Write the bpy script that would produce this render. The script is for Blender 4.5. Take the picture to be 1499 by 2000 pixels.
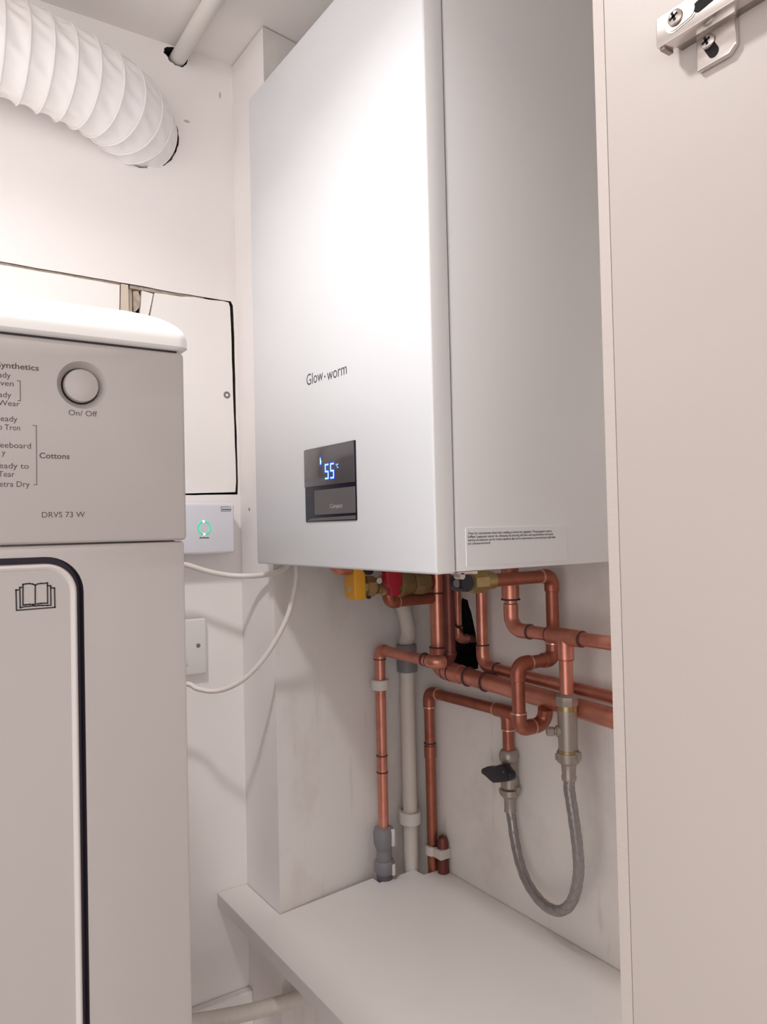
import bpy, bmesh, math, random
from mathutils import Vector, Matrix
random.seed(7)
for o in list(bpy.data.objects):
    bpy.data.objects.remove(o)
SC = bpy.context.scene
COL = SC.collection
PI = math.pi

# ------------------------------------------------------------------ camera, world, lamp, exposure
EYE = 1.55                                     # camera height above the floor (m); x=y=0 below the camera
F = 1483.38                                    # focal length in pixels of the 1499x2000 frame
RT = ((0.5571261476, 0.8301154535, -0.0227769520),      # right
      (-0.0299493070, -0.0073249827, -0.9995245788),    # down
      (-0.8298876398, 0.5575434320, 0.0207804432))      # forward
cam_d = bpy.data.cameras.new('camera')
cam = bpy.data.objects.new('camera', cam_d)
COL.objects.link(cam)
r_, d_, f_ = (Vector(v) for v in RT)
cam.matrix_world = Matrix(((r_.x, -d_.x, -f_.x, 0), (r_.y, -d_.y, -f_.y, 0), (r_.z, -d_.z, -f_.z, EYE), (0, 0, 0, 1)))
cam_d.sensor_fit = 'AUTO'
cam_d.sensor_width = 36
cam_d.lens = 36 * F / 2000
cam_d.clip_start = 0.01
SC.camera = cam

W = bpy.data.worlds.new('room_light')
SC.world = W
W.use_nodes = True
W.node_tree.nodes['Background'].inputs[0].default_value = (1.0, 0.945, 0.93, 1)
W.node_tree.nodes['Background'].inputs[1].default_value = 2.15

L = bpy.data.lights.new('ceiling_downlight', 'AREA')
L.shape = 'DISK'
L.size = 0.09
L.energy = 3.7
L.spread = math.radians(134)
L.color = (1.0, 0.975, 0.965)
lo = bpy.data.objects.new('ceiling_downlight', L)
lo.location = (-0.50, 0.0, EYE + 0.674)
COL.objects.link(lo)

SC.view_settings.view_transform = 'Standard'
SC.view_settings.look = 'None'
SC.view_settings.gamma = 1
SC.view_settings.use_curve_mapping = False
SC.view_settings.exposure = 0.0


# ------------------------------------------------------------------ helpers
def V(*a):
    return Vector(a)


def at(u, v, x=None, y=None, z=None):
    """where the sight line through a measured point meets a real plane x=, y= or z= (z relative to eye height)"""
    a, b = (u - 749.5) / F, (v - 1000) / F
    d = r_ * a + d_ * b + f_
    if x is not None:
        t = x / d.x
    elif y is not None:
        t = y / d.y
    else:
        t = z / d.z
    return d * t                       # relative to the eye: add EYE when linking


def S2L(c):
    return tuple(((v / 255) / 12.92 if v / 255 <= .04045 else ((v / 255 + .055) / 1.055) ** 2.4) for v in c)


MATS = {}


def mat(name, rgb, rough=.5, metal=0.0, emit=None, estr=1.0, noise=None, bump=None, spec=None, coat=0, trans=0, marks=None):
    """rgb is linear base colour. noise=(scale xyz, amount, colour2); bump=(scale, strength)"""
    if name in MATS:
        return MATS[name]
    m = bpy.data.materials.new(name)
    m.use_nodes = True
    nt = m.node_tree
    b = nt.nodes['Principled BSDF']
    b.inputs['Base Color'].default_value = (*rgb, 1)
    b.inputs['Roughness'].default_value = rough
    b.inputs['Metallic'].default_value = metal
    if spec is not None:
        b.inputs['Specular IOR Level'].default_value = spec
    if coat:
        b.inputs['Coat Weight'].default_value = coat
    if trans:
        b.inputs['Subsurface Weight'].default_value = trans
        b.inputs['Subsurface Radius'].default_value = (.01, .01, .01)
        b.inputs['Subsurface Scale'].default_value = 1
    if emit:
        b.inputs['Emission Color'].default_value = (*emit, 1)
        b.inputs['Emission Strength'].default_value = estr
    tc = nt.nodes.new('ShaderNodeTexCoord')
    cur = None
    for nz in (noise or []):
        sc, amt, c2, lo_, hi_ = nz
        mp = nt.nodes.new('ShaderNodeMapping')
        mp.inputs['Scale'].default_value = sc
        nt.links.new(tc.outputs['Object'], mp.inputs['Vector'])
        t = nt.nodes.new('ShaderNodeTexNoise')
        t.inputs['Scale'].default_value = 1
        t.inputs['Detail'].default_value = 5
        t.inputs['Roughness'].default_value = .6
        nt.links.new(mp.outputs[0], t.inputs['Vector'])
        mr = nt.nodes.new('ShaderNodeMapRange')
        mr.inputs[1].default_value, mr.inputs[2].default_value = lo_, hi_
        mr.inputs[3].default_value, mr.inputs[4].default_value = 0, amt
        nt.links.new(t.outputs['Fac'], mr.inputs[0])
        mx = nt.nodes.new('ShaderNodeMix')
        mx.data_type = 'RGBA'
        nt.links.new(mr.outputs[0], mx.inputs[0])
        if cur is None:
            mx.inputs[6].default_value = (*rgb, 1)
        else:
            nt.links.new(cur, mx.inputs[6])
        mx.inputs[7].default_value = (*c2, 1)
        cur = mx.outputs[2]
    for (p, rad, c2) in (marks or []):
        vm = nt.nodes.new('ShaderNodeVectorMath')
        vm.operation = 'SUBTRACT'
        nt.links.new(tc.outputs['Object'], vm.inputs[0])
        vm.inputs[1].default_value = p
        v2 = nt.nodes.new('ShaderNodeVectorMath')
        v2.operation = 'MULTIPLY'
        nt.links.new(vm.outputs[0], v2.inputs[0])
        v2.inputs[1].default_value = tuple(1 / q for q in rad)
        v3 = nt.nodes.new('ShaderNodeVectorMath')
        v3.operation = 'LENGTH'
        nt.links.new(v2.outputs[0], v3.inputs[0])
        mr = nt.nodes.new('ShaderNodeMapRange')
        mr.inputs[1].default_value, mr.inputs[2].default_value = .6, 1.1
        mr.inputs[3].default_value, mr.inputs[4].default_value = 1, 0
        nt.links.new(v3.outputs['Value'], mr.inputs[0])
        mx = nt.nodes.new('ShaderNodeMix')
        mx.data_type = 'RGBA'
        nt.links.new(mr.outputs[0], mx.inputs[0])
        if cur is None:
            mx.inputs[6].default_value = (*rgb, 1)
        else:
            nt.links.new(cur, mx.inputs[6])
        mx.inputs[7].default_value = (*c2, 1)
        cur = mx.outputs[2]
    if cur is not None:
        nt.links.new(cur, b.inputs['Base Color'])
    if bump:
        sc, st = bump
        mp = nt.nodes.new('ShaderNodeMapping')
        mp.inputs['Scale'].default_value = sc if isinstance(sc, tuple) else (sc, sc, sc)
        nt.links.new(tc.outputs['Object'], mp.inputs['Vector'])
        t = nt.nodes.new('ShaderNodeTexNoise')
        t.inputs['Scale'].default_value = 1
        t.inputs['Detail'].default_value = 4
        nt.links.new(mp.outputs[0], t.inputs['Vector'])
        bp = nt.nodes.new('ShaderNodeBump')
        bp.inputs['Strength'].default_value = st
        bp.inputs['Distance'].default_value = .002
        nt.links.new(t.outputs['Fac'], bp.inputs['Height'])
        nt.links.new(bp.outputs[0], b.inputs['Normal'])
    MATS[name] = m
    return m


def frame_of(d, hint=None):
    d = d.normalized()
    h = hint or (V(0, 0, 1) if abs(d.z) < .9 else V(1, 0, 0))
    a = h.cross(d).normalized()
    return a, d.cross(a).normalized(), d


class MB:
    """collects shapes (eye-relative coordinates) into ONE mesh"""

    def __init__(self):
        self.bm = bmesh.new()

    def box(self, lo_, hi_, bev=0, seg=2):
        bm = bmesh.new()
        bmesh.ops.create_cube(bm, size=1)
        lo_, hi_ = Vector(lo_), Vector(hi_)
        for v in bm.verts:
            v.co = Vector([(lo_[i] + hi_[i]) / 2 + v.co[i] * (hi_[i] - lo_[i]) for i in range(3)])
        if bev:
            bmesh.ops.bevel(bm, geom=list(bm.edges), offset=bev, segments=seg, profile=.5, affect='EDGES', clamp_overlap=True)
        return self.add(bm)

    def add(self, bm, M=None):
        if M is not None:
            bmesh.ops.transform(bm, matrix=M, verts=bm.verts)
        me = bpy.data.meshes.new('t')
        bm.to_mesh(me)
        bm.free()
        self.bm.from_mesh(me)
        bpy.data.meshes.remove(me)
        return self

    def tube(self, pts, r, seg=20, caps=True, closed=False):
        pts = [Vector(p) for p in pts]
        n = len(pts)
        rs = r if isinstance(r, (list, tuple)) else [r] * n
        rings = []
        a = None
        for i, p in enumerate(pts):
            if closed:
                d = (pts[(i + 1) % n] - pts[i - 1]).normalized()
            else:
                d = (pts[min(i + 1, n - 1)] - pts[max(i - 1, 0)]).normalized()
            if a is None:
                a, _, _ = frame_of(d)
            a = (a - d * a.dot(d)).normalized()
            b = d.cross(a)
            rings.append([self.bm.verts.new(p + (a * math.cos(2 * PI * k / seg) + b * math.sin(2 * PI * k / seg)) * rs[i]) for k in range(seg)])
        for i in range(n if closed else n - 1):
            A_, B_ = rings[i], rings[(i + 1) % n]
            for k in range(seg):
                self.bm.faces.new((A_[k], A_[(k + 1) % seg], B_[(k + 1) % seg], B_[k]))
        if caps and not closed:
            self.bm.faces.new(rings[0][::-1])
            self.bm.faces.new(rings[-1])
        return self

    def lathe(self, o, d, prof, seg=28, twist=0):
        """profile of (distance along d, radius)"""
        o, d = Vector(o), Vector(d)
        a, b, d = frame_of(d)
        rings = []
        for t, r in prof:
            rings.append([self.bm.verts.new(o + d * t + (a * math.cos(2 * PI * k / seg + twist) + b * math.sin(2 * PI * k / seg + twist)) * max(r, 1e-5)) for k in range(seg)])
        for A_, B_ in zip(rings, rings[1:]):
            for k in range(seg):
                self.bm.faces.new((A_[k], A_[(k + 1) % seg], B_[(k + 1) % seg], B_[k]))
        self.bm.faces.new(rings[0][::-1])
        self.bm.faces.new(rings[-1])
        return self

    def prism(self, poly, off, bev=0, seg=2):
        """3-D polygon pushed by vector off"""
        bm = bmesh.new()
        off = Vector(off)
        a = [bm.verts.new(Vector(p)) for p in poly]
        b = [bm.verts.new(Vector(p) + off) for p in poly]
        n = len(poly)
        bm.faces.new(a[::-1])
        bm.faces.new(b)
        for k in range(n):
            bm.faces.new((a[k], a[(k + 1) % n], b[(k + 1) % n], b[k]))
        bmesh.ops.recalc_face_normals(bm, faces=bm.faces)
        if bev:
            bmesh.ops.bevel(bm, geom=list(bm.edges), offset=bev, segments=seg, profile=.5, affect='EDGES', clamp_overlap=True)
        return self.add(bm)

    def build(self, name, m, parent=None, smooth=True, recalc=True, ang=35):
        bm = self.bm
        if recalc:
            bmesh.ops.recalc_face_normals(bm, faces=bm.faces)
        me = bpy.data.meshes.new(name)
        bm.to_mesh(me)
        bm.free()
        me.transform(Matrix.Translation((0, 0, EYE)))
        for mm in (m if isinstance(m, (list, tuple)) else [m]):
            me.materials.append(mm)
        if smooth:
            for p in me.polygons:
                p.use_smooth = True
            me.set_sharp_from_angle(angle=math.radians(ang))
        o = bpy.data.objects.new(name, me)
        COL.objects.link(o)
        if parent is not None:
            o.parent = parent
            o.matrix_parent_inverse = Matrix.Translation(-parent.location)
        return o


def tag(o, label=None, cat=None, group=None, kind=None):
    if label:
        o['label'] = label
    if cat:
        o['category'] = cat
    if group:
        o['group'] = group
    if kind:
        o['kind'] = kind
    return o


def thing(name, label, cat, loc, group=None):
    o = bpy.data.objects.new(name, None)
    o.empty_display_size = .05
    o.location = (loc[0], loc[1], loc[2] + EYE)
    COL.objects.link(o)
    return tag(o, label, cat, group)


def struct(name, mb, m, parent=None, smooth=False):
    o = mb.build(name, m, parent, smooth=smooth)
    if parent is None:
        o['kind'] = 'structure'
    return o


def lettering(s, m, o, right, up, cap, width=None, parent=None, name='lettering', bold=0.0, align='LEFT', extr=.00012, xs=1.0, spacing=1.0):
    """flat printed text; o = baseline start (or end for RIGHT), cap = capital height"""
    cu = bpy.data.curves.new('text', 'FONT')
    cu.body = s
    cu.size = 1
    cu.align_x = align
    cu.offset = bold
    cu.space_character = spacing
    cu.resolution_u = 3
    cu.extrude = 0
    ob = bpy.data.objects.new('text', cu)
    COL.objects.link(ob)
    dg = bpy.context.evaluated_depsgraph_get()
    me = bpy.data.meshes.new_from_object(ob.evaluated_get(dg))
    bpy.data.objects.remove(ob)
    bpy.data.curves.remove(cu)
    x0 = min(v.co.x for v in me.vertices)
    x1 = max(v.co.x for v in me.vertices)
    k = cap / .70
    kx = (width / (x1 - x0)) if width else k * xs
    right, up = Vector(right).normalized(), Vector(up).normalized()
    nrm = right.cross(up).normalized()
    o = Vector(o)
    base = x0 if align == 'LEFT' else x1
    for v in me.vertices:
        v.co = o + right * ((v.co.x - base) * kx) + up * (v.co.y * k) + nrm * extr + V(0, 0, EYE)
    me.materials.clear()
    me.materials.append(m)
    me.name = name
    ob = bpy.data.objects.new(name, me)
    COL.objects.link(ob)
    if parent is not None:
        ob.parent = parent
        pl = parent.location if parent.type == 'EMPTY' else parent.matrix_world.translation
        ob.matrix_parent_inverse = Matrix.Translation(-parent.location) if parent.type == 'EMPTY' else Matrix.Identity(4)
    return ob


def child(mb, name, m, parent, **k):
    """sub-part under a mesh part (parts sit at the world origin, so no inverse is needed)"""
    o = mb.build(name, m, None, **k)
    o.parent = parent
    return o


def fillet(pts, rb, n=8):
    pts = [Vector(p) for p in pts]
    out = [pts[0]]
    arcs = []
    for i in range(1, len(pts) - 1):
        a, p, b = pts[i - 1], pts[i], pts[i + 1]
        u, w = (a - p).normalized(), (b - p).normalized()
        ang = u.angle(w)
        t = rb / math.tan(ang / 2)
        s, e = p + u * t, p + w * t
        c = p + (u + w).normalized() * (rb / math.sin(ang / 2))
        arc = []
        for k in range(n + 1):
            q = s.lerp(e, k / n)
            # point on the arc
            dv = (q - c).normalized() * rb
            arc.append(c + dv)
        out += arc
        arcs.append((arc, u, w))
    out.append(pts[-1])
    return out, arcs


def bez(pts, n=12):
    """smooth curve through points (Catmull-Rom)"""
    pts = [Vector(p) for p in pts]
    P = [pts[0] * 2 - pts[1]] + pts + [pts[-1] * 2 - pts[-2]]
    out = []
    for i in range(1, len(P) - 2):
        for k in range(n):
            t = k / n
            a, b, c, d = P[i - 1:i + 3]
            out.append(.5 * ((2 * b) + (c - a) * t + (2 * a - 5 * b + 4 * c - d) * t * t + (3 * b - a - 3 * c + d) * t ** 3))
    out.append(pts[-1])
    return out


# ------------------------------------------------------------------ materials
WALLC = (.88, .84, .825)
M_wall = mat('wall_paint', WALLC, .75, bump=(60, .12), noise=[((4, 4, 4), .12, (.70, .64, .60), .45, .75)],
             marks=[((*at(365, 237, x=-1.0257)[:2], at(365, 237, x=-1.0257).z + EYE), (.02, .0052, .0022), (.5, .46, .44)),
                    ((*at(430, 186, x=-1.0257)[:2], at(430, 186, x=-1.0257).z + EYE), (.02, .0018, .0055), (.52, .48, .46)),
                    ((*at(487, 995, y=.4398)[:2], at(487, 995, y=.4398).z + EYE), (.0022, .02, .0028), (.10, .09, .09))])
M_ceil = mat('ceiling_paint', (.86, .82, .795), .8, bump=(50, .1))
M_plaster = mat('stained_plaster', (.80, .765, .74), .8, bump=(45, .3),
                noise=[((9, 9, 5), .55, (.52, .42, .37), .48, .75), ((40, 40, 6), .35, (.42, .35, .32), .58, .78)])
M_plasterB = mat('dusty_plaster', (.83, .79, .755), .8, bump=(45, .3),
                 noise=[((7, 7, 6), .45, (.50, .43, .39), .50, .75), ((38, 38, 5), .55, (.36, .31, .29), .60, .80)])
M_cav = mat('cavity', (.055, .035, .025), .9, noise=[((60, 60, 60), .7, (.012, .008, .006), .4, .6)])
M_black = mat('void', (.006, .004, .005), .9)
M_board = mat('patch_board', (.89, .855, .83), .7, bump=(70, .1))
M_rawedge = mat('raw_plaster_edge', (.52, .43, .35), .9, bump=(200, .5), noise=[((120, 120, 120), .6, (.33, .25, .19), .4, .65)])
M_batten = mat('painted_batten', (.66, .56, .46), .8, bump=(120, .3), noise=[((20, 20, 3), .6, (.45, .30, .20), .55, .7)])
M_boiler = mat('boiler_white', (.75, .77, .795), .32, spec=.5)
M_boiler_side = mat('boiler_side_lightened', (.84, .84, .84), .33, spec=.5)  # same boiler white, lightened to paint in brightness on the flank
M_gloss = mat('display_black', (.075, .068, .075), .16, spec=.5)
M_gloss2 = mat('display_deep', (.010, .009, .022), .3, spec=.2)
M_gloss3 = mat('display_flap', (.10, .092, .095), .3)
M_ink = mat('grey_ink', (.055, .055, .062), .6)
M_inkd = mat('dark_ink', (.028, .02, .022), .6)
M_inkl = mat('pale_ink', (.55, .53, .53), .5)
M_blue = mat('blue_led', (.1, .2, .9), .4, emit=(.18, .42, 1.0), estr=3.2)
M_glow = mat('blue_led_halo', (.02, .04, .4), .4, emit=(.015, .045, .62), estr=1.0)
M_green = mat('green_led', (.02, .5, .3), .4, emit=(.0, .42, .22), estr=1.0)
M_greenw = mat('green_led_bright', (.5, 1, .8), .4, emit=(.55, 1.0, .82), estr=1.6)
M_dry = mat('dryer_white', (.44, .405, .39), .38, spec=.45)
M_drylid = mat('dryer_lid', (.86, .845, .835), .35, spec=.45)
M_groove = mat('door_groove', (.075, .058, .085), .6)
M_hosew = mat('white_vinyl', (.86, .83, .82), .42, trans=.25)
M_pvc = mat('white_pvc', (.72, .69, .655), .4)
M_pvcd = mat('aged_pvc', (.68, .63, .575), .45, noise=[((30, 30, 4), .5, (.45, .41, .36), .5, .7)])
M_cable = mat('white_cable', (.76, .70, .66), .45)
M_rx = mat('receiver_white', (.74, .74, .80), .35)
M_plate = mat('switch_white', (.76, .735, .725), .35)
M_copper = mat('copper', (.68, .285, .21), .36, .75, noise=[((25, 25, 25), .6, (.42, .14, .085), .45, .7)])
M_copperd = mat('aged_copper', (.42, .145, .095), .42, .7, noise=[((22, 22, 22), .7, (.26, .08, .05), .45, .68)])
M_copperk = mat('shaded_copper', (.20, .062, .05), .45, .6, noise=[((22, 22, 22), .6, (.09, .03, .025), .45, .68)])  # copper darkened so the shade among the pipes sits in the colour
M_solder = mat('flux_ring', (.10, .05, .055), .6, .2)
M_tin = mat('bright_solder', (.78, .50, .40), .3, .8)
M_brass = mat('brass', (.47, .36, .17), .36, .75, noise=[((60, 60, 60), .4, (.33, .23, .10), .45, .7)])
M_nickel = mat('dull_nickel', (.40, .35, .31), .42, .6)
M_braid = mat('braided_steel', (.34, .315, .305), .38, .7)
M_yellow = mat('yellow_plastic', (.83, .40, .03), .4)
M_red = mat('red_plastic', (.42, .012, .030), .4)
M_blk = mat('black_plastic', (.012, .010, .018), .35)
M_grey = mat('grey_plastic', (.21, .20, .215), .45)
M_greyd = mat('dark_grey_plastic', (.10, .085, .12), .45)
M_shelf = mat('white_melamine', (.76, .725, .70), .42, noise=[((14, 14, 14), .10, (.62, .58, .55), .5, .7)])
M_door = mat('cream_melamine', (.465, .418, .392), .45, noise=[((3, 3, 3), .12, (.52, .46, .41), .45, .7)])
M_strip = mat('edge_banding', (.52, .468, .435), .5, bump=((3, 3, 300), .10))
M_steel = mat('hinge_steel', (.72, .68, .65), .26, .92)
M_steeld = mat('hinge_steel_dark', (.36, .31, .28), .3, .92)
M_screw = mat('screw_steel', (.55, .50, .47), .3, .9)
M_screwd = mat('screw_head_dull', (.25, .22, .21), .45, .6)
M_sticker = mat('sticker', (.80, .80, .80), .45)
M_floor = mat('floor_vinyl', (.16, .13, .115), .6, noise=[((8, 8, 8), .4, (.11, .09, .08), .4, .7)])

# ------------------------------------------------------------------ the room shell
XA, XP, YP, YB, ZC, ZF = -1.0257, -.9195, .4398, .6943, .680, -EYE
XCR = -.960                                        # x of the recess wall where it meets the back wall


def jit(p, a):
    return p + V(random.uniform(-a, a), random.uniform(-a, a), random.uniform(-a, a))


def rough_loop(pts, step, amp, axis):
    """polygon with ragged edges; axis = index kept flat"""
    out = []
    n = len(pts)
    for i in range(n):
        a, b = Vector(pts[i]), Vector(pts[(i + 1) % n])
        m = max(1, int((b - a).length / step))
        for k in range(m):
            q = a.lerp(b, k / m)
            if k:
                for j in range(3):
                    if j != axis:
                        q[j] += random.uniform(-amp, amp)
            out.append(q)
    return out


def carve(o, cutters, solver='EXACT'):
    for c in cutters:
        md = o.modifiers.new('cut', 'BOOLEAN')
        md.operation = 'DIFFERENCE'
        md.solver = solver
        md.object = c
        if hasattr(md, 'material_mode'):
            md.material_mode = 'TRANSFER'
    dg = bpy.context.evaluated_depsgraph_get()
    me = bpy.data.meshes.new_from_object(o.evaluated_get(dg))
    o.modifiers.clear()
    old = o.data
    o.data = me
    me.name = o.name
    bpy.data.meshes.remove(old)
    for c in cutters:
        bpy.data.objects.remove(c)


floor = struct('floor', MB().box((-1.2, -3.2, ZF - .05), (3.2, .9, ZF)), M_floor)
ceiling = struct('ceiling', MB().box((-1.2, -1.6, ZC), (1.4, .9, ZC + .05)), M_ceil)

wall_left = struct('wall_left', MB().box((XA - .12, -1.6, ZF), (XA, .9, ZC)), [M_wall])
# hatch opening, duct hole, pipe hole: real pockets 60 mm deep
hatch = []
for u_, v_ in ((-420, 452), (-200, 482), (0, 510.5), (120, 531.5), (240, 552.5), (262, 556), (330, 569), (400, 580.5), (436, 586.5), (451, 588.5), (455, 597), (457, 640), (458.5, 700), (460, 760), (461, 800), (463, 870), (464, 900), (465, 940), (464.3, 966), (440, 966), (400, 966.5), (360, 967), (278, 971), (-420, 990)):
    hatch.append(at(u_, v_, x=XA) + V(.01, 0, 0))
hatch = rough_loop(hatch, .012, .0004, 0)
c1 = MB().prism(hatch, (-.07, 0, 0)).build('cut', M_cav, smooth=False)
dc = V(XA, .2985, .552)
duct_hole = []
for k in range(72):
    t = 2 * PI * k / 72
    r = .0515 + .0025 * math.sin(3 * t + 1) + random.uniform(-.001, .001)
    an = math.atan2(math.sin(t), math.cos(t))
    if -.95 < an < .30:
        r = .0592 + random.uniform(-.0012, .0012)
    elif -1.75 < an < -1.25:
        r = .0562 + random.uniform(-.0014, .0012)
    duct_hole.append(dc + V(.01, math.cos(t) * r, math.sin(t) * r))
c2 = MB().prism(duct_hole, (-.07, 0, 0)).build('cut', M_cav, smooth=False)
pc = at(349, 112, x=XA)
pipe_hole = []
for k in range(30):
    t = 2 * PI * k / 30
    r = .0128 + random.uniform(-.0008, .0008)
    yy, zz = math.cos(t) * r, math.sin(t) * r
    if yy < 0:
        yy *= 1.35
        if zz > 0:
            yy -= .004
    pipe_hole.append(pc + V(.01, yy, min(zz, ZC - .0005 - pc.z)))
c3 = MB().prism(pipe_hole, (-.07, 0, 0)).build('cut', M_cav, smooth=False)
carve(wall_left, [c1, c2, c3])

# boxed-in chimney corner: faces the camera at y=YP, its flank skews slightly along the recess
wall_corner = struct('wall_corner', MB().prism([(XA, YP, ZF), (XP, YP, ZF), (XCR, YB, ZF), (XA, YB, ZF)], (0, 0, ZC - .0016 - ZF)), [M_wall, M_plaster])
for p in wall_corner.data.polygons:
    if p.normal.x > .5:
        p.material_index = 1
wall_back = struct('wall_back', MB().box((-1.2, YB, ZF), (1.4, YB + .12, ZC)), [M_plasterB])
hole = [at(u, v, y=YB) for u, v in ((903, 1168), (914, 1172), (921, 1196), (930, 1240), (938, 1285), (934, 1306), (915, 1312), (892, 1306), (880, 1284), (889, 1250), (897, 1215))]
hole = [p + V(0, -.01, 0) for p in rough_loop(hole, .008, .0012, 1)]
carve(wall_back, [MB().prism(hole, (0, .11, 0)).build('cut', M_black, smooth=False)])

wall_right_added = struct('wall_right_added', MB().box((-.20, .386, ZF), (-.16, YB, ZC)), M_wall)  # unseen cupboard side, added to keep room light off the boiler flank
trim = struct('trim_1', MB().box((XA, -.6, -.90), (XA + .014, YP, -.6475), .002), M_wall)

# ------------------------------------------------------------------ boiler
BX0, BX1, BY0, BY1, BZ0, BZ1 = -.9078, -.5310, .4110, .6940, -.0425, .5640
SEAM = .4345
t = thing('combi_boiler', 'large white wall-hung gas boiler with a dark display, filling the corner recess', 'boiler', ((BX0 + BX1) / 2, BY1, BZ0))
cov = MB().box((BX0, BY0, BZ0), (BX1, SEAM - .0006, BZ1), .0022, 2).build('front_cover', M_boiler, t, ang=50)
for p in cov.data.polygons:
    pass
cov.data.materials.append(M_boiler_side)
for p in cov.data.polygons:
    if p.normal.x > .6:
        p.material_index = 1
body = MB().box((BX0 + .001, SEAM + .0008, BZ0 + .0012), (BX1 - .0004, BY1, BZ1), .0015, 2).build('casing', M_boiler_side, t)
child(MB().box((BX0 + .003, SEAM - .004, BZ0 + .003), (BX1 - .0025, SEAM + .004, BZ1 - .003)), 'casing_seam', M_ink, body)
# logo
a, b = at(600, 753, y=BY0), at(679, 736.5, y=BY0)
lettering('Glow', M_ink, at(599.5, 753.5, y=BY0), (1, 0, 0), (0, 0, 1), .0128, width=(at(632, 745, y=BY0) - at(600, 753, y=BY0)).x, parent=t, name='logo_lettering')
lettering('worm', M_ink, at(639.5, 743.5, y=BY0), (1, 0, 0), (0, 0, 1), .0128, width=(at(678, 736, y=BY0) - at(639.5, 745, y=BY0)).x, parent=t, name='logo_lettering')
q = at(634.8, 735.5, y=BY0)
MB().lathe(q + V(0, -.0001, 0), (0, 1, 0), [(0, .0013), (.0002, .0013)], 16).build('logo_dot', M_ink, t)
# display
D0, D1 = at(599.5, 1020, y=BY0), at(694.8, 859, y=BY0)
dx0, dx1, dz0, dz1 = D0.x - .0005, at(697, 938, y=BY0).x, D0.z, D1.z
dzm = at(597.2, 953, y=BY0).z
disp = MB().box((dx0, BY0 - .0014, dz0), (dx1, BY0 + .004, dz1), .0011, 2).build('display_panel', M_gloss2, t)
child(MB().box((dx0 + .0009, BY0 - .0024, dzm), (dx1 - .0009, BY0 - .001, dz1 - .0009), .0006, 2), 'screen', M_gloss, disp)
fl0 = at(618, 1006, y=BY0)
fz1 = at(617, 958.5, y=BY0).z
child(MB().box((fl0.x, BY0 - .0021, fl0.z), (dx1 - .0009, BY0 - .001, fz1), .0004, 1), 'flap', M_gloss3, disp)
child(MB().prism([(dx0 + .004, BY0 - .0016, dz0 + .0012), (dx1 - .001, BY0 - .0016, dz0 + .0012), (dx1 - .001, BY0 - .0016, dz0 + .0052), (dx0 + .014, BY0 - .0016, dz0 + .004)], (0, .001, 0)), 'lip', M_gloss3, disp)
fc = at(645.5, 992.5, y=BY0 - .0021)
lettering('Compact', M_inkl, fc, (1, 0, 0), (0, 0, 1), .0046, width=(at(669, 990, y=BY0) - at(645.5, 992, y=BY0)).x, parent=disp, name='lettering')


def seg5(x0, z0, w, h, m, th, grow, name, y):
    """a seven-segment 5"""
    mb = MB()
    s = grow
    for (xa, za, xb, zb) in ((0, 1, 1, 1), (0, .5, 1, .5), (0, 0, 1, 0), (0, .5, 0, 1), (1, 0, 1, .5)):
        xs_, xe = x0 + min(xa, xb) * w - th / 2 - s, x0 + max(xa, xb) * w + th / 2 + s
        zs_, ze = z0 + min(za, zb) * h - th / 2 - s, z0 + max(za, zb) * h + th / 2 + s
        mb.box((xs_, y, zs_), (xe, y + .0002, ze))
    return child(mb, name, m, disp, smooth=False)


g0, g1 = at(635.5, 936, y=BY0 - .0024), at(652.5, 911.5, y=BY0 - .0024)
gw = (g1.x - g0.x)
dw = gw * .31
for k in (0, 1):
    xx = g0.x + .0012 + k * gw * .60
    zz = g0.z + .0006
    seg5(xx, zz, dw, .0150, M_glow, .0015, .0009, 'digit_glow', BY0 - .0026)
    seg5(xx, zz, dw, .0150, M_blue, .0015, 0, 'digit', BY0 - .0028)
q = at(656.5, 914, y=BY0 - .0026)
lettering('°C', M_blue, q, (1, 0, 0), (0, 0, 1), .0042, width=.0052, parent=disp, name='degree_sign')
q = at(626.3, 900.5, y=BY0 - .0026)
flame = [q + V(-.0008, 0, -.0038), q + V(.0010, 0, -.0036), q + V(.0021, 0, -.0002), q + V(.0008, 0, .0006), q + V(.0002, 0, .0038), q + V(-.0010, 0, .0026)]
child(MB().prism([p + (p - q) * .6 for p in flame], (0, .0002, 0)), 'flame_glow', M_glow, disp, smooth=False)
child(MB().prism([p + V(0, -.0002, 0) for p in flame], (0, .0002, 0)), 'flame_symbol', M_blue, disp, smooth=False)
# sticker on the flank
s0, s1 = at(912, 1104, x=BX1), at(1106, 1031, x=BX1)
sl, sh = at(912, 1027, x=BX1), at(1105, 1097, x=BX1)
stk = MB().box((BX1 - .0004, s0.y, (s0.z + sh.z) / 2), (BX1 + .0003, s1.y, (sl.z + s1.z) / 2)).build('notice_sticker', M_sticker, t)
lines = ['Wenn Sie representaten hawe hevt a welling so forvas the regalation. The gerygaed is ned to',
         'Enfflaat I pagnantor sentor de, oferaping nie bouring vall Eave one aquandobum orel pand,',
         'starting we-adaatoon not for tretion tpeation dlee ine So nearontaooro neoromnd poi naef odna',
         'not cxannaa-avnrtvaraf']
for i, s in enumerate(lines):
    p0 = at(914, 1041.5 + i * 6.6, x=BX1)
    p1 = at((1078, 1081, 1085, 958)[i], 1043.5 + i * 5.9, x=BX1)
    lettering(s, M_inkd, V(BX1 + .0003, p0.y, p0.z - .0012), (0, 1, 0), (0, 0, 1), .0022, width=p1.y - p0.y, parent=stk, name='lettering', bold=.014)
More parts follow.
